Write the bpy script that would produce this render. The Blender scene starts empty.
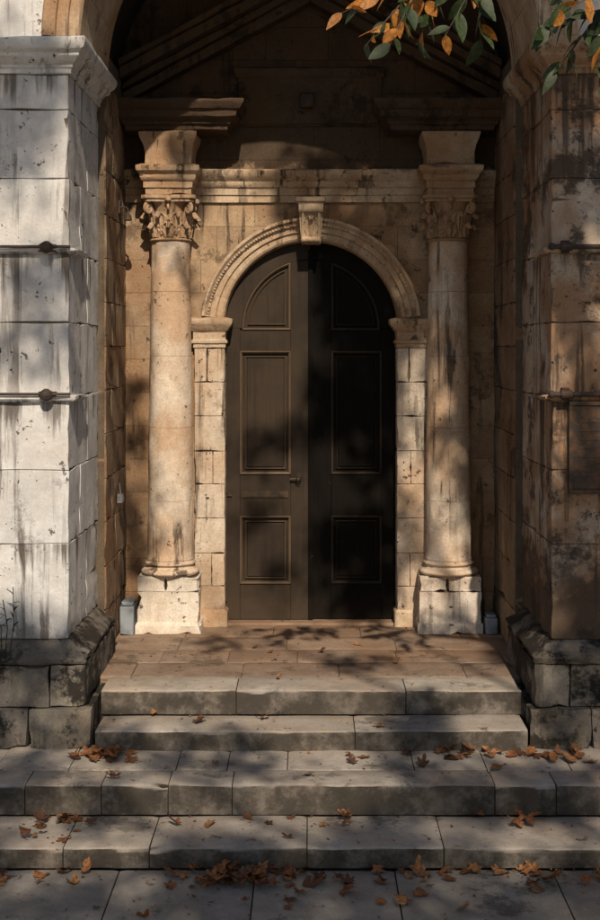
import bpy, bmesh, math, random
from mathutils import Vector, Matrix, noise
random.seed(7)
R=random.random
def U(a,b): return a+(b-a)*random.random()
scene=bpy.context.scene
pi=math.pi

# ------------------------------------------------------------------ helpers
def empty(name):
    e=bpy.data.objects.new(name,None); scene.collection.objects.link(e); e.empty_display_size=0.3; return e

def erode_bm(bm,amp,chip,cell):
    groups={}
    for e in bm.edges:
        if e.calc_length()>cell*1.5:
            k=min(10,max(1,int(e.calc_length()/cell))); groups.setdefault(k,[]).append(e)
    for k,es in groups.items():
        es=[e for e in es if e.is_valid]
        bmesh.ops.subdivide_edges(bm,edges=es,cuts=k,use_grid_fill=True)
    bm.normal_update()
    mv=[]
    for v in bm.verts:
        p=v.co; lf=v.link_faces; edge=False
        if len(lf)>1:
            n0=lf[0].normal
            for f in lf[1:]:
                if f.normal.dot(n0)<.8: edge=True;break
        o=noise.noise_vector(p*3.3)*amp+noise.noise_vector(p*11)*amp*.45
        if edge:
            c=max(0,noise.noise(p*6+Vector((9,2,4)))-.12)*1.0+max(0,noise.noise(p*17)-.15)*.6
            o-=v.normal*chip*c
        mv.append(o)
    for v,o in zip(bm.verts,mv): v.co+=o

class MB:
    def __init__(s): s.v=[];s.f=[];s.r=[]
    def add(s,vs,fs,rnd=None):
        if rnd is None: rnd=R()
        o=len(s.v); s.v+= [tuple(p) for p in vs]
        for f in fs: s.f.append(tuple(i+o for i in f)); s.r.append(rnd)
    def box(s,x0,x1,y0,y1,z0,z1,rnd=None,j=0.0):
        if x1<x0:x0,x1=x1,x0
        if y1<y0:y0,y1=y1,y0
        vs=[(x,y,z) for x in(x0,x1) for y in(y0,y1) for z in(z0,z1)]
        if j: vs=[(a+U(-j,j),b+U(-j,j),c+U(-j,j)) for a,b,c in vs]
        s.add(vs,[(0,1,3,2),(4,6,7,5),(0,4,5,1),(2,3,7,6),(0,2,6,4),(1,5,7,3)],rnd)
    def ring(s,x0,x1,y0,y1,prof,rnd=None):
        vs=[];fs=[]
        for o,z in prof:
            vs+=[(x0-o,y0-o,z),(x1+o,y0-o,z),(x1+o,y1+o,z),(x0-o,y1+o,z)]
        n=len(prof)
        for i in range(n-1):
            for k in range(4):
                a=i*4+k;b=i*4+(k+1)%4
                fs.append((a,b,b+4,a+4))
        fs.append((3,2,1,0)); t=(n-1)*4; fs.append((t,t+1,t+2,t+3))
        s.add(vs,fs,rnd)
    def lathe(s,cx,cy,prof,seg=48,rnd=None,wob=0.0):
        vs=[];fs=[];n=len(prof)
        for r,z in prof:
            for k in range(seg):
                a=2*pi*k/seg
                rr=r+wob*noise.noise(Vector((math.cos(a)*2+cx*3,math.sin(a)*2,z*2.5)))
                if wob: rr-=max(0,noise.noise(Vector((math.cos(a)*3+cx*3,math.sin(a)*3,z*7)))-.25)*wob*3
                vs.append((cx+rr*math.cos(a),cy+rr*math.sin(a),z))
        for i in range(n-1):
            for k in range(seg):
                a=i*seg+k;b=i*seg+(k+1)%seg
                fs.append((a,b,b+seg,a+seg))
        fs.append(tuple(reversed(range(seg)))); fs.append(tuple(range((n-1)*seg,n*seg)))
        s.add(vs,fs,rnd)
    def tube(s,pts,rad,seg=8,rnd=None):
        vs=[];fs=[];n=len(pts);pts=[Vector(p) for p in pts]
        for i,p in enumerate(pts):
            d=(pts[min(i+1,n-1)]-pts[max(i-1,0)]).normalized()
            u=d.orthogonal().normalized() if i==0 else (u-d*u.dot(d)).normalized()
            w=d.cross(u); r=rad[i] if hasattr(rad,'__len__') else rad
            for k in range(seg):
                a=2*pi*k/seg; vs.append(p+u*math.cos(a)*r+w*math.sin(a)*r)
        for i in range(n-1):
            for k in range(seg):
                a=i*seg+k;b=i*seg+(k+1)%seg
                fs.append((a,b,b+seg,a+seg))
        fs.append(tuple(reversed(range(seg)))); fs.append(tuple(range((n-1)*seg,n*seg)))
        s.add(vs,fs,rnd)
    def arc(s,cx,cz,prof,a0=0,a1=pi,seg=64,rnd=None):
        vs=[];fs=[];n=len(prof)
        for i in range(seg+1):
            a=a0+(a1-a0)*i/seg
            for r,y in prof: vs.append((cx+r*math.cos(a),y,cz+r*math.sin(a)))
        for i in range(seg):
            for k in range(n):
                a=i*n+k;b=i*n+(k+1)%n
                fs.append((a,a+n,b+n,b))
        fs.append(tuple(range(n))); fs.append(tuple(reversed(range(seg*n,seg*n+n))))
        s.add(vs,fs,rnd)
    def prism(s,poly,y0,y1,rnd=None):
        n=len(poly)
        vs=[(x,y0,z) for x,z in poly]+[(x,y1,z) for x,z in poly]
        fs=[tuple(range(n)),tuple(reversed(range(n,2*n)))]
        for k in range(n): fs.append((k,k+n,(k+1)%n+n,(k+1)%n))
        s.add(vs,fs,rnd)
    def obj(s,name,mat,parent=None,bevel=0,smooth=None,fix=True,erode=None):
        me=bpy.data.meshes.new(name); me.from_pydata(s.v,[],s.f); me.update()
        at=me.attributes.new("rnd",'FLOAT','FACE'); at.data.foreach_set('value',s.r)
        if fix:
            bm=bmesh.new(); bm.from_mesh(me); bmesh.ops.recalc_face_normals(bm,faces=bm.faces)
            if erode: erode_bm(bm,*erode)
            bm.to_mesh(me); bm.free()
        me.materials.append(mat)
        o=bpy.data.objects.new(name,me); scene.collection.objects.link(o)
        if parent: o.parent=parent
        if smooth is not None:
            me.polygons.foreach_set('use_smooth',[True]*len(me.polygons)); me.set_sharp_from_angle(angle=math.radians(smooth))
        if bevel:
            m=o.modifiers.new('b','BEVEL'); m.width=bevel; m.segments=2; m.limit_method='ANGLE'; m.angle_limit=math.radians(40)
            if erode:
                me.polygons.foreach_set('use_smooth',[True]*len(me.polygons)); me.set_sharp_from_angle(angle=math.radians(35))
        return o

def cut(o,mb,op='DIFFERENCE'):
    mod0=list(o.modifiers)
    st=[(m.width,m.segments) for m in mod0]
    for m in mod0: o.modifiers.remove(m)
    c=mb.obj('cut',o.data.materials[0])
    m=o.modifiers.new('bo','BOOLEAN'); m.operation=op; m.object=c; m.solver='EXACT'
    bpy.context.view_layer.update()
    dg=bpy.context.evaluated_depsgraph_get()
    me=bpy.data.meshes.new_from_object(o.evaluated_get(dg))
    o.modifiers.remove(m); o.data=me
    bpy.data.objects.remove(c)
    for w,sg in st:
        m=o.modifiers.new('b','BEVEL'); m.width=w; m.segments=sg; m.limit_method='ANGLE'; m.angle_limit=math.radians(35)

def arch_poly(cx,cz,r,zb,seg=48):
    p=[(cx-r,zb)]
    p+=[(cx+r*math.cos(pi-pi*i/seg),cz+r*math.sin(pi-pi*i/seg)) for i in range(seg+1)]
    p.append((cx+r,zb)); return p

def ashlar(mb,axis,a0,a1,f,b,zs,L,gap=0.003,jit=0.003):
    for ci in range(len(zs)-1):
        z0,z1=zs[ci],zs[ci+1]
        a=a0; first=True
        while a<a1-1e-6:
            l=L*U(.75,1.3)
            if first and ci%2: l*=.5
            first=False
            e=min(a+l,a1)
            if a1-e<L*.3: e=a1
            ff=f+U(-jit,jit)
            if axis=='x': mb.box(a+gap/2,e-gap/2,ff,b,z0+gap/2,z1-gap/2)
            else: mb.box(ff,b,a+gap/2,e-gap/2,z0+gap/2,z1-gap/2)
            a=e

def slab(mb,x0,x1,y0,y1,zt,th,wear=0.012,gap=0.005,step=0.04):
    x0+=gap/2;x1-=gap/2;y1-=gap
    s=U(0,100); tilt=U(-.005,.005); rr=R()
    n=max(3,int((x1-x0)/step)); vs=[];fs=[]
    ny=max(2,int((y1-y0)/.12))
    prof=[(y0+.014,zt-th,0),(y0+.011,zt-th*.66,0),(y0+.007,zt-th*.33,.1),(y0+.002,zt-.030,.5),(y0+.002,zt-.010,1),(y0+.011,zt-.002,1),(y0+.034,zt,.4)]
    for i in range(1,ny): prof.append((y0+.034+(y1-y0-.049)*i/ny,zt,0))
    prof+=[(y1-.012,zt,0),(y1-.003,zt-.004,0),(y1,zt-.012,0),(y1,zt-th,0)]
    m=len(prof)
    for i in range(n+1):
        x=x0+(x1-x0)*i/n
        e=0.006 if i in(0,n) else 0
        for k,(y,z,w) in enumerate(prof):
            c=max(0,noise.noise(Vector((x*3,s,0)))+.05)*1.6+max(0,noise.noise(Vector((x*9,s,5)))-.1)*1.4
            dy=w*wear*c+ (noise.noise(Vector((x*6,z*6,s)))*.012 if k<4 else 0)
            dz=-w*wear*c*.7+noise.noise(Vector((x*2.5,y*2.5,s)))*.007+tilt*(x-x0)
            if k<3: dz*=0.0
            vs.append((x,y+dy+e*(1 if k<5 else 0),z+dz-e*(1 if 4<=k<m-1 else 0)))
    for i in range(n):
        for k in range(m-1):
            a=i*m+k; fs.append((a,a+m,a+m+1,a+1))
    fs.append(tuple(reversed(range(m)))); fs.append(tuple(range(n*m,n*m+m)))
    mb.add(vs,fs,rr)

# ------------------------------------------------------------------ materials
class NT:
    def __init__(s,name):
        s.m=bpy.data.materials.new(name); s.m.use_nodes=True; s.t=s.m.node_tree; s.t.nodes.clear()
        s.out=s.n('ShaderNodeOutputMaterial'); s.b=s.n('ShaderNodeBsdfPrincipled'); s.l(s.b.outputs[0],s.out.inputs[0])
        s.geo=s.n('ShaderNodeNewGeometry'); s.pos=s.geo.outputs['Position']
    def n(s,t): return s.t.nodes.new(t)
    def l(s,a,b): s.t.links.new(a,b)
    def inp(s,sock,v):
        if isinstance(v,bpy.types.NodeSocket): s.l(v,sock)
        else: sock.default_value=v
    def math(s,op,a,b=0.0,c=0.0):
        n=s.n('ShaderNodeMath'); n.operation=op; s.inp(n.inputs[0],a); s.inp(n.inputs[1],b); s.inp(n.inputs[2],c); return n.outputs[0]
    def scale(s,v,sc):
        n=s.n('ShaderNodeVectorMath'); n.operation='MULTIPLY'; s.l(v,n.inputs[0]); n.inputs[1].default_value=sc; return n.outputs[0]
    def addv(s,v,o):
        n=s.n('ShaderNodeVectorMath'); n.operation='ADD'; s.l(v,n.inputs[0]); s.inp(n.inputs[1],o); return n.outputs[0]
    def noise(s,sc,det=5,rough=.6,vec=None,dist=0):
        n=s.n('ShaderNodeTexNoise'); s.l(vec or s.pos,n.inputs['Vector']); n.inputs['Scale'].default_value=sc
        n.inputs['Detail'].default_value=det; n.inputs['Roughness'].default_value=rough; n.inputs['Distortion'].default_value=dist; return n.outputs['Fac']
    def ss(s,v,a,b,lo=0.0,hi=1.0):
        n=s.n('ShaderNodeMapRange'); n.interpolation_type='SMOOTHSTEP'; s.l(v,n.inputs[0]); n.inputs[1].default_value=a;n.inputs[2].default_value=b;n.inputs[3].default_value=lo;n.inputs[4].default_value=hi; return n.outputs[0]
    def mix(s,f,a,b,mode='MIX'):
        n=s.n('ShaderNodeMix'); n.data_type='RGBA'; n.blend_type=mode; s.inp(n.inputs[0],f)
        for i,v in((6,a),(7,b)):
            if isinstance(v,tuple): n.inputs[i].default_value=(*v[:3],1)
            else: s.l(v,n.inputs[i])
        return n.outputs[2]
    def attr(s,name='rnd'):
        n=s.n('ShaderNodeAttribute'); n.attribute_name=name; return n.outputs['Fac']
    def sep(s,v=None):
        n=s.n('ShaderNodeSeparateXYZ'); s.l(v or s.pos,n.inputs[0]); return n.outputs
    def bump(s,h,st,dist=.01):
        n=s.n('ShaderNodeBump'); n.inputs['Strength'].default_value=st; n.inputs['Distance'].default_value=dist; s.l(h,n.inputs['Height']); return n.outputs[0]

def stone(name,c1,c2,warm,dark,warm_amt=.5,dark_amt=.5,streak=.5,pits=.5,var=.35,grime=None,rough=.88,fine=1.0,moss=0.0,seed=0.0,ledges=(),riser=0.0,grain=.18,streak_t=.53):
    m=NT(name)
    p=m.addv(m.pos,(seed,seed*.7,seed*.3)); rv=m.attr()
    cx=m.n('ShaderNodeCombineXYZ'); m.l(m.math('MULTIPLY',rv,3.0),cx.inputs[0]); m.l(m.math('MULTIPLY',rv,7.0),cx.inputs[2])
    pb=m.addv(p,cx.outputs[0])
    col=m.mix(m.ss(m.noise(2.0,5,.65,pb),.35,.65),c1,c2)
    col=m.mix(m.ss(m.noise(9,5,.7,p),.3,.7,.0,.4),col,tuple(x*.72 for x in c2))
    col=m.mix(1.0,col,m.mix(rv,(1-var,1-var,1-var*.9),(1.0,.99,.97)),'MULTIPLY')
    wm=m.math('MULTIPLY',m.ss(m.noise(.9,7,.66,p,.4),.5-.16*warm_amt,.66-.08*warm_amt),.85)
    col=m.mix(m.math('MULTIPLY',wm,min(1,warm_amt*1.25)),col,warm)
    if streak or ledges:
        ps=m.scale(p,(8,8,.5)); sn=m.noise(1.0,6,.66,ps,.35)
        st=m.math('MULTIPLY',m.ss(sn,streak_t,streak_t+.10),m.ss(m.noise(.8,3,.6,p),.42,.58))
        col=m.mix(m.math('MULTIPLY',st,streak),col,dark)
    z=m.sep()[2]
    for zl in ledges:
        lm=m.math('MULTIPLY',m.ss(z,zl-.5,zl-.02),m.math('LESS_THAN',z,zl))
        lm=m.ss(m.math('ADD',lm,m.math('MULTIPLY',m.math('SUBTRACT',sn,.5),3.4)),.75,1.35)
        col=m.mix(m.math('MULTIPLY',lm,.8),col,dark)
    dp=m.ss(m.noise(1.6,8,.76,m.addv(p,(5,3,9))),.62-.14*dark_amt,.66-.1*dark_amt)
    col=m.mix(m.math('MULTIPLY',dp,min(1,dark_amt*1.15)),col,dark)
    if grime:
        for (z0,z1,amt) in grime:
            g=m.ss(z,z0,z1,1,0) if z1>z0 else m.ss(z,z1,z0,0,1)
            g=m.math('ADD',g,m.math('MULTIPLY',m.math('SUBTRACT',m.noise(4,6,.72,p),.5),1.8))
            col=m.mix(m.math('MULTIPLY',m.ss(g,.45,.8),amt),col,dark)
    if moss:
        mo=m.ss(m.noise(3.5,7,.7,m.addv(p,(2,8,1))),.56,.64)
        col=m.mix(m.math('MULTIPLY',mo,moss),col,(.06,.065,.03))
    pn=m.noise(20,3,.6,p); pt=m.math('MULTIPLY',m.ss(pn,.64,.69),m.ss(m.noise(2.5,2,.5,p),.45,.58))
    col=m.mix(m.math('MULTIPLY',pt,pits),col,tuple(x*.45 for x in dark))
    chip=m.ss(m.noise(5,6,.72,m.addv(p,(1,4,2))),.645,.665)
    col=m.mix(m.math('MULTIPLY',chip,pits*.9),col,tuple(x*.8 for x in dark))
    if riser:    # shade of upright faces painted into the colour by normal
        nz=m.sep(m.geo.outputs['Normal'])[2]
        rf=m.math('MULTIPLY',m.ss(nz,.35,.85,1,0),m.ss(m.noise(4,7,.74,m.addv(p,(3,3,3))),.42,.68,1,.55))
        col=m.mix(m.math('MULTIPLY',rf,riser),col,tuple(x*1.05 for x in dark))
    gr=m.noise(55*fine,3,.7,p)
    col=m.mix(1.0,col,m.mix(m.ss(gr,.3,.7),(1-grain,)*3,(1+grain*.4,)*3),'MULTIPLY')
    m.l(col,m.b.inputs['Base Color']); m.b.inputs['Roughness'].default_value=rough
    m.b.inputs['Specular IOR Level'].default_value=.2
    h=m.math('ADD',m.noise(4,8,.72,pb),m.math('MULTIPLY',chip,-.35))
    m.l(m.bump(h,.8,.018),m.b.inputs['Normal'])
    return m.m

M_pierL=stone('limestone_white',(.68,.675,.665),(.57,.56,.545),(.42,.32,.23),(.075,.06,.05),.16,.3,.8,.95,.06,seed=3,ledges=(4.26,3.08,1.93,5.68),grime=[(1.0,1.6,.55)],grain=.08,streak_t=.52)
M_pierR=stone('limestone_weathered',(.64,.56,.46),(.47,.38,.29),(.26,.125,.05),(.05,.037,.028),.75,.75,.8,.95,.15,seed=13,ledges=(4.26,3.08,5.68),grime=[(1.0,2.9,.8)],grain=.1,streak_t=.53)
M_plinth=stone('plinth_stone',(.27,.245,.21),(.17,.15,.125),(.17,.11,.065),(.026,.022,.018),.35,1.1,.7,.9,.3,moss=.35,seed=21)
M_back=stone('sandstone_warm',(.46,.335,.215),(.33,.225,.14),(.23,.11,.045),(.045,.03,.02),.55,.48,.9,.85,.16,seed=7,grime=[(5.5,4.8,.9)])
M_shaded=stone('sandstone_shaded',(.10,.070,.047),(.068,.048,.032),(.10,.052,.023),(.018,.014,.011),.5,.6,.6,.7,.2,seed=9)  # sandstone with the shade of the upper recess painted into its colour
M_trim=stone('trim_limestone',(.61,.485,.35),(.46,.34,.225),(.29,.14,.055),(.055,.037,.024),.55,.4,.9,.85,.12,seed=31)
M_col=stone('column_limestone',(.74,.65,.54),(.62,.505,.39),(.40,.215,.095),(.075,.05,.033),.55,.28,.9,.85,.08,seed=17)
M_jamb=stone('jamb_limestone',(.70,.615,.50),(.57,.465,.355),(.35,.19,.085),(.06,.042,.028),.45,.42,.9,1.0,.12,seed=19,grime=[(.7,1.1,.4)])
M_ped=stone('pedestal_limestone',(.76,.70,.62),(.66,.58,.48),(.42,.26,.15),(.07,.05,.037),.35,.32,.6,.95,.08,seed=23)
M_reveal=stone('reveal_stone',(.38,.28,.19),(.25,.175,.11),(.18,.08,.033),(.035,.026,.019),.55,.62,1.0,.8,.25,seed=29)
M_vault=stone('vault_stone_dark',(.055,.042,.032),(.035,.028,.021),(.05,.028,.014),(.012,.01,.008),.4,.6,.4,.4,.4,seed=41)  # near-black stone tone for vault and inner wall
M_mortar=stone('mortar',(.16,.125,.09),(.11,.085,.06),(.1,.065,.035),(.035,.027,.02),.3,.3,0,.2,.0)
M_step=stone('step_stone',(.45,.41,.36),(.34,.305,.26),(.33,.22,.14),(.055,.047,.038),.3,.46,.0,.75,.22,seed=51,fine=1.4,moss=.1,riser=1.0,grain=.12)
M_pave=stone('paving_stone',(.36,.335,.30),(.27,.25,.22),(.25,.175,.115),(.052,.046,.039),.25,.5,.0,.7,.28,seed=61,fine=1.4,moss=.1,grain=.12)
M_floor=stone('porch_floor_stone',(.36,.27,.20),(.25,.18,.13),(.23,.125,.065),(.05,.036,.027),.45,.5,.0,.7,.3,seed=71,fine=1.4)
M_soil=stone('joint_soil',(.04,.034,.028),(.03,.025,.02),(.045,.028,.018),(.02,.018,.015),.3,.3,0,.2,0)

def paint(name,c,c2,rough,dust=.5,spec=.12):
    m=NT(name)
    n1=m.noise(1.6,7,.65); n2=m.noise(1,5,.6,m.scale(m.pos,(30,30,1.2)))
    col=m.mix(m.ss(n1,.35,.68),c,c2)
    col=m.mix(m.math('MULTIPLY',m.ss(n2,.5,.75),.45),col,tuple(x*.5 for x in c))
    z=m.sep()[2]
    g=m.math('ADD',m.ss(z,.72,1.3,1,0),m.math('SUBTRACT',m.noise(5,6,.7),.5))
    col=m.mix(m.math('MULTIPLY',m.ss(g,.4,1.1),dust),col,(.07,.05,.034))
    sc=m.ss(m.noise(22,4,.7),.66,.7)
    col=m.mix(m.math('MULTIPLY',sc,.3),col,(.09,.06,.04))
    m.l(col,m.b.inputs['Base Color'])
    m.l(m.ss(n1,.3,.7,rough-.08,rough+.15),m.b.inputs['Roughness']); m.b.inputs['Specular IOR Level'].default_value=spec
    m.l(m.bump(n2,.25,.004),m.b.inputs['Normal'])
    return m.m
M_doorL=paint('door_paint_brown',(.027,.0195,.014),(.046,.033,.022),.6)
M_doorR=paint('door_paint_shaded',(.006,.005,.004),(.009,.0075,.006),.65,.12,.06)  # shade on the right leaf is put into its near-black colour
M_edge=paint('door_moulding_pale',(.13,.09,.058),(.08,.056,.037),.5)  # brighter brown than the leaf it frames
M_edgeR=paint('door_moulding_shaded',(.042,.029,.019),(.024,.018,.013),.55,.2)  # darker copy of the moulding colour, carries the right leaf's painted shade

def metal(name,c,c2,rough=.55,met=.7):
    m=NT(name); n=m.noise(12,6,.7)
    m.l(m.mix(m.ss(n,.4,.62),c,c2),m.b.inputs['Base Color']); m.b.inputs['Roughness'].default_value=rough; m.b.inputs['Metallic'].default_value=met
    m.l(m.bump(n,.4,.004),m.b.inputs['Normal']); return m.m
M_iron=metal('rusty_iron',(.03,.026,.023),(.075,.04,.025),.75,.2)
M_brass=metal('tarnished_brass',(.08,.056,.033),(.04,.03,.022),.5,.6)
M_plaque=metal('plaque_bronze',(.045,.034,.025),(.12,.06,.03),.65,.3)

def leafmat(name,stops,transl=.35,rough=.6):
    m=NT(name); cr=m.n('ShaderNodeValToRGB'); m.l(m.attr(),cr.inputs[0]); el=cr.color_ramp.elements
    el[0].position=stops[0][0]; el[0].color=(*stops[0][1],1); el[1].position=stops[-1][0]; el[1].color=(*stops[-1][1],1)
    for p,c in stops[1:-1]:
        e=el.new(p); e.color=(*c,1)
    col=m.mix(1.0,cr.outputs[0],m.mix(m.ss(m.noise(45,3,.6),.35,.65),(.55,.5,.45),(1.1,1.1,1.1)),'MULTIPLY')
    m.l(col,m.b.inputs['Base Color']); m.b.inputs['Roughness'].default_value=rough
    t=m.n('ShaderNodeBsdfTranslucent'); m.l(col,t.inputs[0]); mx=m.n('ShaderNodeMixShader'); mx.inputs[0].default_value=transl
    m.l(m.b.outputs[0],mx.inputs[1]); m.l(t.outputs[0],mx.inputs[2]); m.l(mx.outputs[0],m.out.inputs[0]); return m.m
M_fallen=leafmat('fallen_leaf',[(0,(.07,.03,.014)),(.35,(.18,.068,.024)),(.65,(.28,.11,.035)),(.88,(.36,.17,.06)),(1,(.15,.08,.045))],.12,.75)
M_crown=leafmat('crown_leaf',[(0,(.02,.04,.010)),(.55,(.04,.07,.018)),(.72,(.07,.085,.02)),(.86,(.38,.16,.022)),(1,(.50,.19,.025))],.25)
M_bark=stone('bark',(.12,.095,.07),(.08,.06,.045),(.1,.06,.03),(.03,.025,.02),.3,.4,.8,.4,.1)

# ------------------------------------------------------------------ levels
ZG,ZD,ZC,ZB,ZA=0.0,0.14,0.36,0.52,0.72
YD,YC,YB,YA=8.57,9.17,9.93,10.37
YP=10.2
YR=11.6
YW=12.85
ZS=5.97

# ------------------------------------------------------------------ ground
g=MB(); g.add([(-200,-200,-.06),(200,-200,-.06),(200,200,-.06),(-200,200,-.06)],[(0,1,2,3)],.5)
g.obj('ground',M_pave,fix=False)

pv=empty('pavement')
mb=MB(); rows=[(7.78,YD-.004),(7.05,7.78),(6.3,7.05),(5.5,6.3),(4.6,5.5),(3.8,4.6)]
jo=[[-5.2,-4.3,-3.3,-2.45,-1.28,-.35,.62,1.62,2.6,3.5,4.5,5.4],[-5.6,-4.6,-3.6,-2.5,-1.7,-.8,.2,1.15,2.1,3.2,4.2,5.2]]
for i,(a,b) in enumerate(rows):
    xs=[x+U(-.06,.06) for x in jo[i%2]]
    for k in range(len(xs)-1): slab(mb,xs[k],xs[k+1],a,b,ZG,.055,.006,.010)
mb.obj('slabs',M_pave,pv,smooth=35)
mb=MB(); mb.box(-5.3,5.3,3.8,YD,-.058,-.022,.5); mb.obj('joint_bed',M_soil,pv)

st=empty('stone_steps')
mb=MB()
def row(xs,y0,y1,z,th,wear=.014):
    for k in range(len(xs)-1): slab(mb,xs[k],xs[k+1],y0,y1,z,th,wear,.008)
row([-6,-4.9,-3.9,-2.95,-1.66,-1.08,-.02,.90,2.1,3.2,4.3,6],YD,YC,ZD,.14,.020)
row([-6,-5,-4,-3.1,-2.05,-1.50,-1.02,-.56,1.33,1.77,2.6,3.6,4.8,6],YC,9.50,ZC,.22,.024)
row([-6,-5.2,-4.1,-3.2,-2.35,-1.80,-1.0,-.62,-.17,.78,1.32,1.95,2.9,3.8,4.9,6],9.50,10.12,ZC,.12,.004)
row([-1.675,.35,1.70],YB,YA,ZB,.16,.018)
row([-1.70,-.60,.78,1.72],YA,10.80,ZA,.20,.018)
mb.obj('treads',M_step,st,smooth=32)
mb=MB()
mb.box(-5.9,5.9,YD+.04,YC+.04,.0,ZD-.022,.5); mb.box(-5.9,5.9,YC+.04,10.2,.0,ZC-.022,.5)
mb.box(-1.66,1.66,YB+.04,YA+.04,.2,ZB-.022,.5); mb.box(-1.7,1.7,YA+.04,13.2,.2,ZA-.022,.5)
mb.obj('joint_bed',M_soil,st)
mb=MB()
y=10.80; i=0
for d in(.50,.48,.52,.58):
    x=-1.95+U(0,.2)-.3
    while x<1.95:
        l=U(.6,1.1); slab(mb,x,min(x+l,2.0),y,y+d,ZA,.06,.006,.005); x+=l
    y+=d
mb.obj('porch_floor',M_floor,st,smooth=35)

# ------------------------------------------------------------------ building
B=empty('stone_church_entrance')
zs=[1.17,1.93,2.52,3.10,3.70,4.28,4.85,5.40,5.68]
for sx,mat,nm in((-1,M_pierL,'left_pier'),(1,M_pierR,'right_pier')):
    mb=MB()
    for ci in range(len(zs)-1):
        z0,z1=zs[ci]+.002,zs[ci+1]-.002
        w=1.5 if (ci%2 and sx<0) or ci%3==0 else (.46 if sx>0 else 1.5)
        w=min(w,1.47)
        ys=[YP,YP+(.5 if ci%2 else .85),YR]
        for k in range(2):
            j=U(-.004,.004)
            mb.box(sx*(1.925+j),sx*(1.925+w),ys[k]+(U(-.006,.006) if k==0 else .002),ys[k+1]-.002,z0,z1)
        x=1.925+w
        while x<3.38:
            e=min(3.4,x+U(.8,1.15)); 
            if 3.4-e<.3:e=3.4
            mb.box(sx*(x+.003),sx*(e-.001),YP+U(-.006,.006),YP+.5,z0,z1); x=e
    mb.obj(nm+'_ashlar',mat,B,bevel=.005,erode=(.006,.05,.09))
    mb=MB(); mb.box(sx*1.945,sx*3.385,YP+.022,YR-.01,.3,5.9,.5); mb.obj(nm+'_core',M_mortar,B)
    mb=MB()
    x0,x1=sorted((sx*1.925,sx*3.4))
    def blocks(off,z0,z1,split):
        a=1.925-off
        cutx=1.925+split
        for (p,q) in((a,cutx-.003),(cutx+.003,cutx+.78),(cutx+.786,3.4+off)):
            for (u,v) in((YP-off,YP+.62),(YP+.626,YR+.0)):
                mb.box(sx*p,sx*q,u,v,z0,z1,None,.006)
    blocks(.21,.35,.665,.28)
    blocks(.155,.672,1.00,.12)
    mb.ring(x0,x1,YP,YR-.1,[(.13,1.003),(.155,1.012),(.165,1.035),(.16,1.055),(.125,1.085),(.08,1.11),(.05,1.14),(.0,1.168)],.4)
    mb.obj(nm+'_plinth',M_plinth,B,bevel=.010,erode=(.012,.10,.08))
    mb=MB()
    for z in(3.09,4.27):
        mb.ring(x0,x1,YP,YR-.9,[(-.05,z-.03),(.035,z-.025),(.06,z+.0),(.06,z+.022),(-.05,z+.034)])
    mb.obj(nm+'_string_courses',mat,B,bevel=.004,erode=(.005,.04,.08))
    mb=MB()
    mb.ring(x0,x1,YP,YR,[(.0,5.682),(.02,5.684),(.02,5.72),(.035,5.73),(.035,5.75),(.06,5.77),(.085,5.80),(.10,5.81),(.10,5.835),(.135,5.86),(.15,5.90),(.155,5.935),(.15,5.955),(-.02,5.97)])
    mb.obj(nm+'_cornice',mat,B,bevel=.004,erode=(.005,.03,.08))
    mb=MB()
    a0,a1=sorted((sx*3.41,sx*9.0)); ashlar(mb,'x',a0,a1,YP+.25,YP+.6,[.36+.5*k for k in range(20)],.9)
    mb.obj(nm+'_flank_wall',mat,B,bevel=.006)
    mb=MB(); mb.box(sx*3.395,sx*8.98,YP+.27,18,.0,9.8,.5); mb.obj(nm+'_flank_core',M_mortar,B)
    mb=MB(); zz=[.715+.40*k for k in range(14)]
    ashlar(mb,'y',YR+.002,YW+.3,sx*1.85,sx*2.1,zz,.6)
    mb.obj(nm+'_reveal_wall',M_reveal,B,bevel=.004,erode=(.006,.04,.09))
    mb=MB(); mb.box(sx*1.868,sx*2.2,YR+.002,YW+.35,.4,6.2,.5); mb.obj(nm+'_reveal_core',M_mortar,B)

mb=MB(); ashlar(mb,'x',-3.4,3.4,YP+.03,YR,[5.975+.42*k for k in range(10)],.85)
o=mb.obj('arch_wall',M_pierL,B,bevel=.005)
c=MB(); c.prism(arch_poly(0,ZS,2.13,4.5),YP-1,YR+1); cut(o,c)
mb=MB()
prof=[(1.83,YR),(1.83,YP+.02),(1.85,YP-.0),(1.93,YP-.0),(1.935,YP-.03),(2.02,YP-.03),(2.025,YP-.06),(2.08,YP-.09),(2.12,YP-.09),(2.135,YP-.05),(2.135,YR)]
nv=15
for k in range(nv):
    mb.arc(0,ZS,prof,pi*k/nv+.001,pi*(k+1)/nv-.001,6)
mb.obj('front_arch_voussoirs',M_trim,B,bevel=.004)
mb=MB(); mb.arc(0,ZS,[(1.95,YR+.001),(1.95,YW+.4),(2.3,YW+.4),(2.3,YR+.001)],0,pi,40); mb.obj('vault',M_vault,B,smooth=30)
mb=MB(); mb.box(-9,9,YP+.3,18,9.76,10.1,.5); mb.ring(-9,9,YP+.3,18,[(0,10.1),(.1,10.12),(.25,10.3),(.3,10.4),(0,10.5)]); mb.obj('roof_parapet',M_pierL,B)

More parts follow.
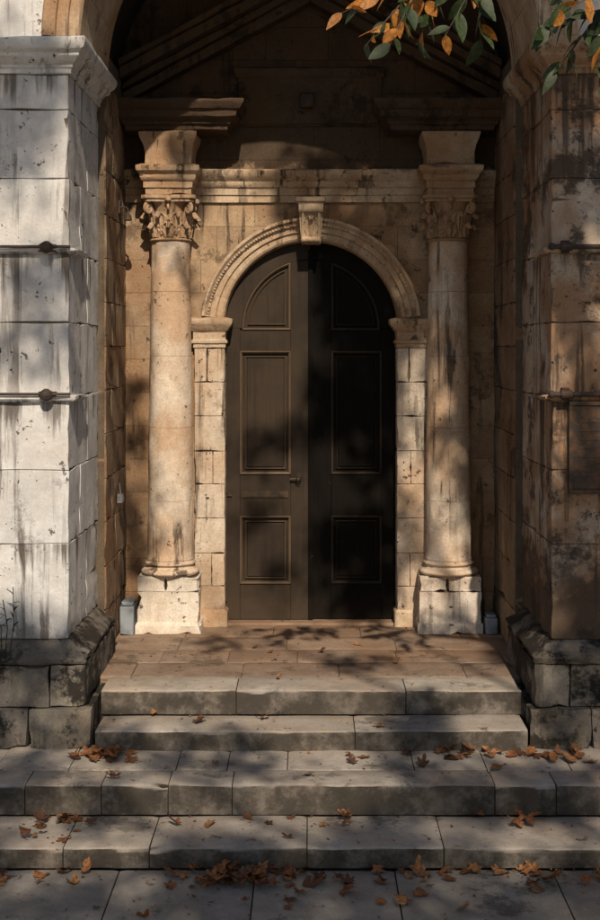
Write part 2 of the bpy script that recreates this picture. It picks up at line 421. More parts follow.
for (lo,hi,mt,nm) in((0,15,M_back,'back_wall'),(15,24,M_shaded,'tympanum_wall')):
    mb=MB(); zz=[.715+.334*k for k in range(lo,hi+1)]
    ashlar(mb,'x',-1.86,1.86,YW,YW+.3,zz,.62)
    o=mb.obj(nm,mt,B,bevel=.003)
    if lo==0:
        c=MB(); c.prism(arch_poly(.01,3.70,1.0,.2),YW-1,YW+1); cut(o,c)
mb=MB()
mb.box(-2.1,-.99,YW+.012,YW+.4,.5,3.7,.5); mb.box(1.01,2.1,YW+.012,YW+.4,.5,3.7,.5)
seg=32
for k in range(seg):
    a=pi*k/seg;b=pi*(k+1)/seg
    p=[(.01+.99*math.cos(a),3.7+.99*math.sin(a)),(.01+.99*math.cos(b),3.7+.99*math.sin(b)),(.01+2.09*math.cos(b),3.7+4.6*math.sin(b)**.6 if math.sin(b)>0.001 else 3.7),(.01+2.09*math.cos(a),3.7+4.6*math.sin(a)**.6 if math.sin(a)>.001 else 3.7)]
    mb.prism(p,YW+.014,YW+.4,.5)
mb.obj('back_wall_core',M_mortar,B)
mb=MB(); mb.box(-2,2,13.45,13.5,.5,8.2,.5); mb.obj('inner_wall',M_vault,B)

mb=MB()
for sx in(-1,1):
    zz=[.72,1.12,1.45,1.80,2.14,2.47,2.82,3.16,3.50]
    for k in range(len(zz)-1):
        a,b=sorted((.01+sx*.86,.01+sx*1.165))
        j=U(-.003,.003)
        if k%3==1:
            m_=(a+b)/2+U(-.04,.04); mb.box(a,m_-.002,12.765+j,YW+.25,zz[k]+.002,zz[k+1]-.002); mb.box(m_+.002,b,12.765-j,YW+.25,zz[k]+.002,zz[k+1]-.002)
        else: mb.box(a,b,12.765+j,YW+.25,zz[k]+.002,zz[k+1]-.002)
mb.obj('door_jambs',M_jamb,B,bevel=.004,erode=(.004,.04,.06))
mb=MB()
for sx in(-1,1):
    a,b=sorted((.01+sx*.865,.01+sx*1.165))
    mb.ring(a,b,12.77,YW+.2,[(.0,3.503),(.012,3.505),(.012,3.54),(.03,3.55),(.03,3.575),(.012,3.59),(.012,3.66),(.03,3.675),(.045,3.70),(.07,3.73),(.08,3.75),(.08,3.79),(.02,3.805)])
    mb.ring(a,b,12.77,YW+.2,[(.03,.715),(.03,.86),(.018,.875),(.002,.89)])
mb.obj('imposts',M_trim,B,bevel=.003,erode=(.003,.02,.06))
mb=MB()
prof=[(.872,13.1),(.872,12.87),(.885,12.83),(.905,12.815),(.955,12.815),(.958,12.80),(.965,12.79),(1.02,12.79),(1.024,12.765),(1.05,12.755),(1.075,12.72),(1.095,12.72),(1.105,12.74),(1.105,13.0)]
z0=3.81-3.70; a0=math.asin(z0/1.0)
nv=13
for k in range(nv):
    A0=a0+(pi-2*a0)*k/nv; A1=a0+(pi-2*a0)*(k+1)/nv
    mb.arc(.01,3.70,prof,A0+.0008,A1-.0008,6,.4+.3*R())
mb.obj('door_archivolt',M_trim,B,smooth=25)
mb=MB(); n=96
for k in range(n):
    if R()<.06: continue
    a=a0+.02+(pi-2*a0-.04)*(k+.5)/n; d=.009
    mb.arc(.01,3.70,[(1.028,12.775),(1.028,12.745),(1.05,12.745),(1.05,12.775)],a-d,a+d,1)
mb.obj('archivolt_dentils',M_trim,B,bevel=.004)

def acanthus(mb,cx,cy,ang,z0,h,w,r0,r1,curl,rnd=None):
    vs=[];fs=[];nu,nvv=7,9
    for i in range(nvv):
        t=i/(nvv-1)
        ww=w*(.65+.55*math.sin(pi*min(1,t*1.05))**.8)*(1-.75*max(0,t-.7)/.3)
        ww*=1+.18*math.cos(t*pi*6)
        r=r0+(r1-r0)*t+curl*max(0,(t-.6)/.4)**2
        z=z0+h*(t if t<.85 else .85+.0*(t-.85)) - (curl*.9*max(0,(t-.85)/.15)**1.2)
        for k in range(nu):
            s=(k/(nu-1)-.5)*2
            rr=r+.012*(1-abs(s))+.009*math.cos(s*pi*3) -.012*s*s
            vs.append((cx+rr*math.cos(ang)-s*ww/2*math.sin(ang),cy+rr*math.sin(ang)+s*ww/2*math.cos(ang),z+.01*(1-abs(s))))
    for i in range(nvv-1):
        for k in range(nu-1):
            a=i*nu+k; fs.append((a,a+1,a+nu+1,a+nu))
    mb.add(vs,fs,rnd)

def spiral(cx,cy,ang,r,z,R0):
    pts=[]
    for i in range(22):
        t=i/21; a=pi*.5-t*pi*3.2; q=R0*(1-.8*t)
        rr=r+q*math.cos(a); pts.append((cx+rr*math.cos(ang),cy+rr*math.sin(ang),z+q*math.sin(a)))
    return pts

CY=12.66
for sx,nm in((-1,'left_column'),(1,'right_column')):
    cx=sx*1.375-.005
    mb=MB()
    mb.ring(cx-.30,cx+.30,CY-.22,YW,[(.02,.712),(.02,.80),(.012,.815),(.0,.83),(0,1.125)])
    mb.ring(cx-.295,cx-.03,CY-.215,YW,[(0,1.130),(.0,1.235),(.004,1.245),(.004,1.265),(0,1.272)])
    mb.ring(cx-.022,cx+.295,CY-.215,YW,[(0,1.130),(.0,1.235),(.004,1.245),(.004,1.265),(0,1.272)])
    o=mb.obj(nm+'_pedestal',M_ped,B,bevel=.010,erode=(.006,.09,.07))
    mb=MB()
    def tor(r,z,h,b,n=7): return [(r+b*math.sin(pi*i/n),z+h*i/n) for i in range(n+1)]
    prof=[(.25,1.27)]+tor(.262,1.272,.06,.03)+[(.25,1.335),(.235,1.345),(.228,1.36)]+tor(.232,1.365,.04,.02)+[(.232,1.41),(.226,1.42)]
    mb.lathe(cx,CY,prof,56,wob=.006)
    mb.obj(nm+'_base',M_col,B,smooth=40)
    mb=MB()
    zj=[1.42,2.0,2.72,3.42,4.05,4.545]
    for k in range(len(zj)-1):
        p=[]; za,zb=zj[k],zj[k+1]
        for i in range(15):
            t=i/14; z=za+(zb-za)*t; u=(z-1.42)/3.1
            r=.222-.032*max(0,u)**1.6
            if z<1.47: r+=.012*(1-(z-1.42)/.05)
            p.append((r,z))
        p=[(p[0][0]-.004,za+.0005)]+[(p[0][0],za+.003)]+p[1:-1]+[(p[-1][0],zb-.003),(p[-1][0]-.004,zb-.0005)]
        mb.lathe(cx,CY,p,64,wob=.008,rnd=.4+.4*R())
    mb.obj(nm+'_shaft',M_col,B,smooth=35)
    mb=MB()
    mb.lathe(cx,CY,[(.19,4.54)]+tor(.192,4.545,.03,.018)+[(.18,4.58),(.178,4.70),(.19,4.82),(.215,4.90),(.24,4.925)],40)
    for k in range(8):
        a=k*pi/4; acanthus(mb,cx,CY,a,4.578,.17,.14,.188,.21,.065,.6)
        acanthus(mb,cx,CY,a+pi/8,4.60,.27,.125,.186,.225,.07,.4)
    for k in range(4):
        a=pi/4+k*pi/2
        mb.tube(spiral(cx,CY,a,.275,4.865,.055),.018,6,.6)
        mb.tube([(cx+.19*math.cos(a),CY+.19*math.sin(a),4.70),(cx+.21*math.cos(a),CY+.21*math.sin(a),4.8),(cx+.26*math.cos(a),CY+.26*math.sin(a),4.90)],.018,6,.5)
        a=k*pi/2
        mb.tube(spiral(cx,CY,a,.215,4.875,.035),.012,6,.6)
        mb.lathe(cx+.255*math.cos(a),CY+.255*math.sin(a),[(.01,4.915),(.03,4.93),(.034,4.95),(.02,4.975)],10)
    ab=[];nn=8
    for q in range(4):
        a=pi/4+q*pi/2
        for s_ in(-1,1): ab.append((a+s_*.09,.345))
        for i in range(1,nn): 
            t=i/nn; aa=a+.09+(pi/2-.18)*t; ab.append((aa,.345-.10*math.sin(pi*t)))
    for (z0,z1,sc) in((4.925,4.955,.93),(4.957,4.99,1.0)):
        n=len(ab); vs=[(cx+r*sc*math.cos(a),CY+r*sc*math.sin(a),z0) for a,r in ab]+[(cx+r*sc*math.cos(a),CY+r*sc*math.sin(a),z1) for a,r in ab]
        mb.add(vs,[tuple(reversed(range(n))),tuple(range(n,2*n))]+[(k,(k+1)%n,(k+1)%n+n,k+n) for k in range(n)],.5)
    mb.obj(nm+'_capital',M_trim,B,smooth=40)
    mb=MB()
    mb.ring(cx-.225,cx+.225,CY-.225,YW+.1,[(.0,4.993),(.0,5.055),(.015,5.058),(.015,5.12),(.03,5.13),(.045,5.16),(.045,5.185),(.08,5.22),(.085,5.245),(.085,5.27),(.03,5.29)])
    mb.ring(cx-.23,cx+.23,CY-.23,YW+.1,[(.0,5.292),(.0,5.40),(.015,5.48),(.045,5.55),(.055,5.60),(.0,5.615)])
    mb.obj(nm+'_entablature_block',M_trim,B,bevel=.003,erode=(.004,.04,.06))
    mb=MB()
    a,b=(-1.80,-.80) if sx<0 else (.78,1.80)
    mb.ring(a,b,12.43,YW+.1,[(.0,5.618),(.0,5.66),(.03,5.675),(.03,5.70),(.06,5.72),(.10,5.735),(.105,5.80),(.125,5.81),(.15,5.85),(.165,5.88),(.165,5.905),(.0,5.93)])
    mb.obj(nm+'_pediment_cornice',M_shaded if sx>0 else M_back,B,bevel=.003,erode=(.006,.05,.07))

mb=MB()
for sx in(-1,1):
    a,b=sorted((sx*1.20,sx*1.58))
    for k in range(8): mb.box(a,b,YW-.05+U(-.002,.002),YW+.1,1.275+.46*k+.001,min(1.275+.46*(k+1)-.001,4.98))
mb.obj('pilasters',M_back,B,bevel=.003)
mb=MB()
mb.ring(-1.86,1.86,YW+.002,YW+.2,[(0,4.96),(.035,4.962),(.035,5.03),(.05,5.035),(.05,5.10),(.065,5.11),(.08,5.14),(.08,5.165),(.12,5.205),(.135,5.235),(.135,5.27),(.12,5.285),(0,5.30)])
mb.obj('entablature',M_trim,B,bevel=.003,erode=(.004,.035,.07))
mb=MB(); mb.ring(-.70,.70,YW-.02,YW+.1,[(0,5.73),(.0,5.74),(.02,5.75),(.02,6.20),(.04,6.22),(.06,6.27),(.06,6.30),(0,6.32)])
mb.obj('tympanum_panel',M_shaded,B,bevel=.004,erode=(.004,.03,.08))
mb=MB()
for sx in(-1,1):
    for (t0,t1,yf) in((.0,.10,12.66),(.10,.17,12.58),(.172,.27,12.44),(.272,.33,12.38)):
        x0,z0=1.86,5.93; x1,z1=.0,6.93
        q=1.13
        mb.prism([(sx*x0,z0+t0*q),(sx*(x1+.001),z1+t0*q),(sx*(x1+.001),z1+t1*q-.002),(sx*x0,z0+t1*q-.002)],yf,YW+.05)
mb.obj('raking_cornice',M_shaded,B,bevel=.004,erode=(.005,.04,.08))
mb=MB()
mb.add([(-.085,12.66,4.54),(.105,12.66,4.54),(.105,12.9,4.54),(-.085,12.9,4.54),(-.115,12.62,4.94),(.135,12.62,4.94),(.135,12.9,4.94),(-.115,12.9,4.94)],[(0,1,5,4),(1,2,6,5),(2,3,7,6),(3,0,4,7),(0,3,2,1),(4,5,6,7)])
mb.ring(-.12,.14,12.61,12.9,[(.0,4.942),(.015,4.95),(.015,4.985),(0,4.995)])
mb.tube([(-.11,12.60,4.88),(.13,12.60,4.88)],.045,14)
mb.tube([(-.08,12.64,4.575),(.10,12.64,4.575)],.03,12)
acanthus(mb,.01,12.72,-pi/2,4.60,.24,.17,.07,.11,.05)
for s_ in(-.07,.09): mb.tube([(s_,12.645,4.60),(s_,12.63,4.72),(s_,12.60,4.85)],.016,6)
mb.obj('keystone',M_trim,B,smooth=35)

# --- doors
C0=.01; DR=.868
def frame(mb,poly,w,yf,yb):
    n=len(poly); P=[Vector((x,z)) for x,z in poly]
    ar=sum(P[i].x*P[(i+1)%n].y-P[(i+1)%n].x*P[i].y for i in range(n))
    sg=1 if ar>0 else -1
    def inset(d):
        o=[]
        for i in range(n):
            a=(P[i]-P[i-1]).normalized(); b=(P[(i+1)%n]-P[i]).normalized()
            na=Vector((-a.y,a.x))*sg; nb=Vector((-b.y,b.x))*sg
            m=(na+nb)/max(.35,1+na.dot(nb))
            o.append(P[i]+m*d)
        return o
    prof=[(0,yb),(0,yf+.004),(.004,yf),(w*.45,yf),(w*.6,yf+.008),(w*.9,yf+.012),(w,yb)]
    rings=[inset(d) for d,_ in prof]; vs=[];fs=[]
    for (d,y),rg in zip(prof,rings): vs+=[(p.x,y,p.y) for p in rg]
    for i in range(len(prof)-1):
        for k in range(n):
            a=i*n+k;b=i*n+(k+1)%n; fs.append((a,b,b+n,a+n))
    mb.add(vs,fs,.5)
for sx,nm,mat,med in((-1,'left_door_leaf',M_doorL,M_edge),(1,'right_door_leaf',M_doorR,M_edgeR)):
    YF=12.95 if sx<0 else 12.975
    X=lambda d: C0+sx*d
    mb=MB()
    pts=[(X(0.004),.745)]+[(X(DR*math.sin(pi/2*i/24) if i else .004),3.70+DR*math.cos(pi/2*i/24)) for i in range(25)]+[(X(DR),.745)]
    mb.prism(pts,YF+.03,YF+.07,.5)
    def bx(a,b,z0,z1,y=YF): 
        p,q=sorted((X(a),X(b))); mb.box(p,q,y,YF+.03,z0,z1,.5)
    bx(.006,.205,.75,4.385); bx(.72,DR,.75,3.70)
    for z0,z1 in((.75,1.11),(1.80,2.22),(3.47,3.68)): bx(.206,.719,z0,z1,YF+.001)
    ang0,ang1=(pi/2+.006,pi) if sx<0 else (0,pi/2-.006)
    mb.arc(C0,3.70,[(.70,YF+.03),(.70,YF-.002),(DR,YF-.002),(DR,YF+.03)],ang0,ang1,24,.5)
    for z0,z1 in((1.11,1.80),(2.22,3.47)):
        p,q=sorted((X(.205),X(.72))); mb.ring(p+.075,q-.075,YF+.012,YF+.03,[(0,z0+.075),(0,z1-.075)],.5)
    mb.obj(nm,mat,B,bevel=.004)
    mb=MB()
    for z0,z1 in((1.11,1.80),(2.22,3.47)):
        frame(mb,[(X(.205),z0),(X(.72),z0),(X(.72),z1),(X(.205),z1)],.024,YF-.014,YF+.03)
        frame(mb,[(X(.26),z0+.055),(X(.665),z0+.055),(X(.665),z1-.055),(X(.26),z1-.055)],.010,YF+.006,YF+.03)
    def quart(o):
        r=.70-o; xa=.205+o; zb=3.68+o
        am=math.acos(min(1,xa/r)); a_=math.asin((zb-3.70)/r)
        p=[(X(xa),zb)]
        for i in range(15):
            a=a_+(am-a_)*i/14; p.append((X(r*math.cos(a)),3.70+r*math.sin(a)))
        return p
    frame(mb,quart(.002),.022,YF-.014,YF+.03); frame(mb,quart(.055),.010,YF+.006,YF+.03)
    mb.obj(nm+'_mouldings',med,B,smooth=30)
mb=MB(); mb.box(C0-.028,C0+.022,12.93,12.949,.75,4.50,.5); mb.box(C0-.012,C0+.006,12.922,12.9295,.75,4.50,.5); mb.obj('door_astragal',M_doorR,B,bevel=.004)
mb=MB(); mb.box(-.86,.88,12.80,13.3,.70,.744); mb.obj('door_threshold',M_floor,B,bevel=.01)
mb=MB()
mb.box(-.69,-.22,12.940,12.9485,1.985,2.05,.5); mb.box(-.66,-.25,12.934,12.9398,1.995,2.035,.5)
mb.lathe(-.115,12.9,[(.001,2.145)]+[(.028*math.sin(pi*i/8)+.001,2.173-.028*math.cos(pi*i/8)) for i in range(9)],14)
mb.tube([(-.115,12.949,2.175),(-.115,12.90,2.175)],.012,10)
mb.tube([(-.20,12.91,2.175),(-.115,12.905,2.18)],.009,8)
mb.box(-.135,-.095,12.940,12.9485,2.10,2.23,.5)
mb.box(-.84,-.79,12.93,12.9495,2.0,2.06,.5)
mb.obj('door_furniture',M_brass,B,bevel=.002)
mb=MB()
for z in(1.0,2.1,3.4):
    for s_ in(-1,1): mb.tube([(C0+s_*.862,12.93,z-.06),(C0+s_*.862,12.93,z+.06)],.014,8)
mb.obj('door_hinges',M_iron,B)

# --- ironwork
ir=empty('iron_wall_bar')
mb=MB()
for z in(4.30,3.13):
    mb.tube([(1.93,YP-.085,z),(3.3,YP-.085,z)],.019,10)
    for x in(2.03,2.72):
        mb.box(x-.03,x+.03,YP-.07,YP+.004,z-.05,z+.05); mb.tube([(x-.045,YP-.085,z),(x+.045,YP-.085,z)],.036,12)
    mb.lathe(1.915,YP-.085,[(.004,z-.03),(.025,z-.02),(.03,z),(.025,z+.02),(.004,z+.03)],12)
mb.obj('bar',M_iron,ir,bevel=.004)
ir2=empty('iron_wall_bar.001')
mb=MB()
for z in(4.29,3.12):
    mb.tube([(-3.3,YP-.075,z+.01),(-1.90,YP-.075,z+.01)],.012,10)
    x=-2.09
    mb.lathe(x,YP-.08,[(.01,z-.045),(.045,z-.03),(.055,z+.0),(.05,z+.03),(.02,z+.05),(.004,z+.055)],14)
    mb.box(x-.07,x+.07,YP-.05,YP+.003,z-.03,z+.03)
mb.obj('bar',M_iron,ir2,bevel=.004)
pq=empty('wall_plaque')
mb=MB(); mb.box(2.08,2.62,YP-.03,YP-.009,2.37,3.04,.5); mb.obj('plate',M_plaque,pq,bevel=.006)
mb=MB()
for (a,b,c_,d) in((2.06,2.64,3.04,3.075),(2.06,2.64,2.335,2.37),(2.06,2.09,2.372,3.038),(2.61,2.64,2.372,3.038)): mb.box(a,b,YP-.045,YP-.008,c_,d,.5)
for k in range(7): mb.box(2.14,2.56-.1*(k%3==2),YP-.034,YP-.029,2.9-.07*k,2.915-.07*k+.008,.5)
mb.obj('frame_and_lettering',M_plaque,pq,bevel=.003)
fx=empty('security_floodlight')
mb=MB(); mb.box(-.09,.03,12.70,12.80,5.90,6.03,.3); mb.box(-.075,.015,12.694,12.699,5.915,6.015,.3); mb.tube([(-.03,12.87,5.98),(-.03,12.79,5.98)],.02,8); mb.box(-.10,.04,12.67,12.80,6.034,6.046); mb.obj('housing',M_iron,fx,bevel=.006)
fl=empty('wall_lamp_bracket')
mb=MB(); mb.tube([(-1.85,12.35,4.86),(-1.78,12.35,4.86),(-1.76,12.35,4.84),(-1.76,12.35,4.80)],.010,8); mb.lathe(-1.76,12.35,[(.012,4.81),(.03,4.78),(.04,4.74),(.036,4.73)],14); mb.box(-1.848,-1.83,12.31,12.39,4.80,4.92); mb.obj('bracket',M_iron,fl,bevel=.002)
sb=empty('electrical_junction_box')
def plastic(name,a,b):
    m=NT(name); n_=m.noise(6,6,.6); m.l(m.mix(m.ss(n_,.4,.65),a,b),m.b.inputs['Base Color']); m.b.inputs['Roughness'].default_value=.6; m.l(m.bump(n_,.3,.01),m.b.inputs['Normal']); return m.m
M_grey=plastic('weathered_grey_box',(.25,.25,.25),(.12,.12,.115)); M_blk=plastic('bluish_slate_block',(.24,.27,.30),(.14,.15,.16))
mb=MB(); mb.box(-1.842,-1.79,12.2,12.29,2.02,2.10,.5); mb.tube([(-1.815,12.245,2.1),(-1.835,12.3,2.2)],.006,8); mb.box(-1.788,-1.784,12.215,12.275,2.035,2.085,.5); mb.obj('box',M_grey,sb,bevel=.005)
kb=empty('stone_block')
mb=MB(); mb.box(-1.84,-1.705,12.36,12.62,.722,1.0,.9,.012); mb.box(-1.83,-1.715,12.38,12.6,1.005,1.04,.9,.008); mb.obj('block',M_blk,kb,bevel=.012)
kb=empty('stone_block.001')
mb=MB(); mb.box(1.705,1.82,12.37,12.6,.722,.88,.9,.010); mb.box(1.712,1.81,12.39,12.58,.885,.91,.9,.006); mb.obj('block',M_blk,kb,bevel=.012)

# ------------------------------------------------------------------ leaves
def leaf(mb,p,d,nrm,L,W,rnd,curl=.2,n=6,fold=.25):
    d=d.normalized(); s=d.cross(nrm); 
    if s.length<1e-3: s=d.orthogonal()
    s.normalize(); nn=s.cross(d).normalized()
    vs=[];fs=[]
    for i in range(n+1):
        t=i/n; w=W*.5*math.sin(pi*t**.8)**.85 if 0<t<1 else 0.0005
        c=p+d*L*t-nn*curl*L*t*t
        vs+= [c-s*w+nn*w*fold, c, c+s*w+nn*w*fold]
    for i in range(n):
        a=i*3; fs+=[(a,a+1,a+4,a+3),(a+1,a+2,a+5,a+4)]
    mb.add(vs,fs,rnd)
def fallen(mb,x,y,z,size):
    th=U(0,2*pi); n=20; lob=random.choice([3,5,5]); vs=[]; k1=U(-.5,1.1);k2=U(-.3,.8); ca=U(0,pi)
    tx,ty=U(-.5,.5),U(-.5,.5)
    zoff=size*U(.02,.25)
    ring=[]
    for i in range(n):
        a=2*pi*i/n
        r=size*.5*(.55+.45*abs(math.cos(a*lob/2))**.7)*(1.2 if abs(math.cos(a/2))>.8 else .9)*U(.88,1.08)
        ring.append((a,r))
    vs.append((x,y,z+zoff))
    for f in(.5,1.0):
        for a,r in ring:
            r*=f; px=r*math.cos(a); py=r*math.sin(a)*.8
            h=(k1*(px*math.cos(ca)+py*math.sin(ca))**2+k2*(py*math.cos(ca)-px*math.sin(ca))**2)/size*1.6+tx*px+ty*py
            vs.append((x+px*math.cos(th)-py*math.sin(th),y+px*math.sin(th)+py*math.cos(th),max(z+.003,z+zoff+h)))
    fs=[]
    for i in range(n):
        j=(i+1)%n; fs.append((0,1+i,1+j)); fs.append((1+i,1+n+i,1+n+j,1+j))
    mb.add(vs,fs,R())
def lev(y): return ZG if y<YD else ZD if y<YC else ZC if y<YB else ZB if y<YA else ZA
fm=MB()
def pile(x0,x1,y0,y1,n,s0=.06,s1=.13):
    for _ in range(n):
        x=random.triangular(x0,x1); y=y1-(y1-y0)*R()**1.6
        if abs(x)>1.62 and y>9.86: continue
        zz=lev(y)+R()**2*.03
        if any(abs(y-e)<.03 for e in(YD,YC,YB,YA)): continue
        fallen(fm,x,y,zz,U(s0,s1))
pile(-1.0,.10,8.25,8.52,44); pile(-.8,-.1,8.3,8.52,26); pile(-.2,1.6,8.2,8.52,18); pile(1.2,2.4,8.25,8.52,16); pile(-2.6,-1.3,8.3,8.52,14)
pile(-2.3,2.3,7.6,8.4,20); pile(-.6,.7,8.05,8.35,14)
pile(-1.95,-1.2,9.66,9.88,20); pile(-1.8,-1.35,9.7,9.88,8); pile(.85,1.5,9.7,9.9,18); pile(1.5,2.2,9.62,9.88,24)
pile(-2.2,2.2,9.25,9.88,10)
pile(-2.1,-1.55,8.7,9.1,16); pile(-2.3,2.3,8.65,9.12,14); pile(1.2,2.2,8.95,9.13,5)
fallen(fm,-.875,10.12,ZB+.02,.15)
pile(-1.5,1.5,10.0,10.34,3); pile(-1.6,1.6,10.5,12.3,8,.04,.08)
for (ya,yb,n_) in((7.4,8.55,170),(8.62,9.14,60),(9.22,9.9,60),(9.97,10.34,30),(10.4,12.7,90)):
    for _ in range(n_):
        y=yb-(yb-ya)*R()**1.7; x=U(-2.4,2.4) if y<9.9 else U(-1.6,1.6)
        fallen(fm,x,y,lev(y)+.002,U(.012,.03))
fm.obj('fallen_leaves',M_fallen,smooth=60,fix=False)

wp=empty('weed_plant'); mb=MB()
for k in range(3):
    x=-2.44+.03*k; pts=[Vector((x,10.10,1.06)),Vector((x+.01+.02*k,10.05,1.3)),Vector((x+.05*(k-1),10.03,1.42+.1*k))]
    mb.tube(pts,.004,5,.3)
    for q in range(5): leaf(mb,pts[1].lerp(pts[2],q/5),Vector((U(-1,1),U(-1,0),.4)),Vector((0,0,1)),.08,.035,.5+.2*R())
mb.obj('stems',M_crown,wp,fix=False)

# ------------------------------------------------------------------ tree
random.seed(23)
az,el=math.radians(8),math.radians(40)
sd=Vector((math.sin(az)*math.cos(el),-math.cos(az)*math.cos(el),math.sin(el)))
T=empty('plane_tree')
mb=MB(); tb=MB(); cl=[]
def shade(x0,x1,y0,y1,z0,z1,n,rad=.32,t0=13,t1=18,cond=None):  # unseen crown clumps, set along the sun ray to shade chosen areas
    k=0
    while k<n:
        x,y,z=U(x0,x1),U(y0,y1),U(z0,z1)
        if cond and not cond(x,z): continue
        k+=1; cl.append((Vector((x,y,z))+sd*U(t0,t1),rad*U(.7,1.3)))
shade(-3.2,3.2,6.6,9.0,0,.3,78,.34,17,23)
shade(-3.2,3.2,8.9,9.8,.2,.4,18,.3,15,20)
shade(-1.7,1.7,9.9,10.4,.4,.6,7,.2,14,18)
shade(.18,.80,12.9,12.9,.95,4.5,34,.24,12,17)
shade(1.12,1.9,12.6,12.6,1.5,5.6,85,.22,12,17,lambda x,z: z>3.6-(x-1.2)*4.2)
shade(.25,1.2,12.8,12.8,4.3,5.6,30,.22,12,17)
shade(-.3,.3,12.8,12.8,4.9,5.6,9,.2,12,17)
shade(-.75,-.1,12.9,12.9,.9,3.0,5,.2,12,17)
shade(-1.3,-1.0,12.7,12.7,5.0,5.6,2,.16,12,17)
shade(-1.9,-1.62,12.5,12.8,1.0,4.6,14,.14,12,17)
shade(-1.45,-1.2,12.5,12.5,3.0,4.4,1,.13,12,17)
shade(-1.6,1.6,11,12.6,.72,.72,6,.2,12,17)
shade(-2.6,-1.95,10.2,10.2,5.0,6.4,8,.24,14,19)
shade(-2.6,-1.95,10.2,10.2,3.2,5.0,5,.24,14,19)
shade(-2.6,-2.1,10.2,10.2,.4,1.5,7,.24,14,19)
shade(1.95,2.6,10.2,10.2,.4,2.5,20,.26,13,18)
shade(1.95,2.6,10.2,10.2,2.6,6.2,8,.2,13,17)
for s_ in(-1,1): shade(min(s_*3.3,s_*8),max(s_*3.3,s_*8),8,11,0,6,50,.5)
shade(-5,6,1,6,0,0,40,.5)
for p,r in cl:
    for _ in range(int(66*(r/.32)**1.7)):
        v=Vector((random.gauss(0,1),random.gauss(0,1),random.gauss(0,.8)))*r*.5
        leaf(mb,p+v,Vector((U(-1,1),U(-1,1),U(-1,.3))),Vector((U(-.6,.6),U(-.6,.6),1)),U(.12,.19),U(.09,.13),R(),.15,2)
base=Vector((7.2,-6.5,0)); fork=Vector((7.0,-6.2,6.5))
tb.tube([base-Vector((0,0,.3)),base+Vector((0,0,.4)),base+Vector((-.05,.1,3)),fork],[.55,.42,.36,.33],14,.5)
cs=random.sample(cl,20)
for p,r in cs:
    mid=fork.lerp(p,.45)+Vector((U(-.5,.5),U(-.5,.5),U(.3,1.2)))
    tb.tube([fork-Vector((0,0,.3)),fork.lerp(mid,.5)+Vector((U(-.2,.2),0,.3)),mid,mid.lerp(p,.6)+Vector((0,0,.15)),p],[.13,.08,.045,.02,.008],7,.5)
def bough(pts,rad): tb.tube(pts,rad,7,.5)
bough([fork,(5.2,.5,8.2),(3.0,4.2,7.3),(1.6,6.4,6.1),(1.0,6.9,5.62),(.62,7.0,5.50)],[.14,.08,.04,.02,.010,.005])
bough([(3.0,4.2,7.3),(2.5,6.0,6.3),(1.9,6.9,5.65),(1.62,7.0,5.35)],[.03,.02,.010,.005])
lb=MB()
def spray(a,b,n,Lmin,Lmax,org):
    a,b=Vector(a),Vector(b); pts=[a.lerp(b,t)+Vector((0,0,-.06*t*t)) for t in(0,.33,.66,1)]
    tb.tube(pts,[.006,.005,.004,.002],5,.5)
    for i in range(n):
        t=(i+.5)/n; p=a.lerp(b,t)+Vector((0,0,-.06*t*t))
        d=(b-a).normalized()*.5+Vector((U(-.8,.8),U(-.8,.5),U(-1.0,.1)))
        leaf(lb,p,d,Vector((U(-.7,.7),U(-1,.4),U(.0,.8))),U(Lmin,Lmax),U(.05,.085),(U(.84,1) if R()<org else U(0,.6)),U(-.1,.35),8,.2)
spray((1.0,6.9,5.62),(.45,7.05,5.30),10,.11,.18,.3)
spray((1.0,6.9,5.62),(.72,6.9,5.22),12,.11,.19,.45)
spray((.9,6.95,5.58),(.95,7.1,5.25),12,.11,.19,.45)
spray((.62,7.0,5.5),(.15,7.1,5.40),9,.10,.16,.5)
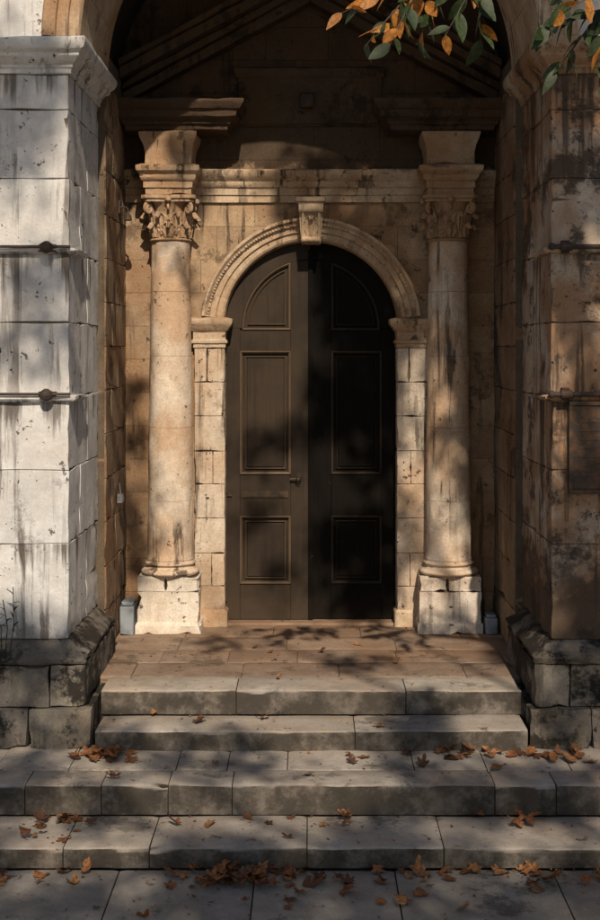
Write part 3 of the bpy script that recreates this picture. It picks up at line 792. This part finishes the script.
spray((.62,7.0,5.5),(.30,7.0,5.20),10,.10,.17,.5)
spray((.62,7.0,5.5),(.42,6.8,5.15),10,.10,.17,.35)
spray((.8,7.0,5.6),(.6,7.2,5.26),10,.10,.17,.2)
spray((1.62,7.0,5.35),(1.25,7.0,5.28),9,.10,.16,.1)
spray((1.62,7.0,5.35),(1.58,6.9,4.96),12,.10,.18,.2)
spray((1.75,6.95,5.5),(1.35,6.9,5.35),9,.10,.16,.15)
spray((1.62,7.0,5.35),(1.38,7.2,5.10),10,.10,.17,.1)
spray((1.9,6.9,5.65),(1.75,6.9,5.0),12,.10,.18,.15)
spray((1.5,7.1,5.6),(1.3,7.2,5.3),9,.10,.16,.15)
lb.obj('drooping_leaves',M_crown,T,smooth=60,fix=False)
mb.obj('crown',M_crown,T,fix=False)
tb.obj('trunk_and_limbs',M_bark,T,smooth=60,fix=False)

# ------------------------------------------------------------------ light, sky, camera
sun=bpy.data.lights.new('sun','SUN'); sun.energy=5; sun.angle=math.radians(.55); sun.color=(1,.85,.67)
so=bpy.data.objects.new('sun',sun); scene.collection.objects.link(so); so.rotation_euler=sd.to_track_quat('Z','Y').to_euler(); so.location=(3,-10,15)
w=bpy.data.worlds.new('World'); scene.world=w; w.use_nodes=True
nt=w.node_tree; sk=nt.nodes.new('ShaderNodeTexSky'); sk.sky_type='NISHITA'; sk.sun_disc=False; sk.sun_elevation=el; sk.sun_rotation=pi-az
bg=nt.nodes['Background']; bg.inputs[1].default_value=.07; nt.links.new(sk.outputs[0],bg.inputs[0])
cam=bpy.data.cameras.new('camera'); co=bpy.data.objects.new('camera',cam); scene.collection.objects.link(co)
co.location=(0,0,3.48); co.rotation_euler=(pi/2,0,0)
cam.sensor_fit='VERTICAL'; cam.sensor_height=36; cam.sensor_width=36; cam.lens=50; cam.shift_y=-110/920; cam.shift_x=-10/920; cam.clip_end=600
scene.camera=co
scene.view_settings.view_transform='Standard'; scene.view_settings.look='None'; scene.view_settings.exposure=0
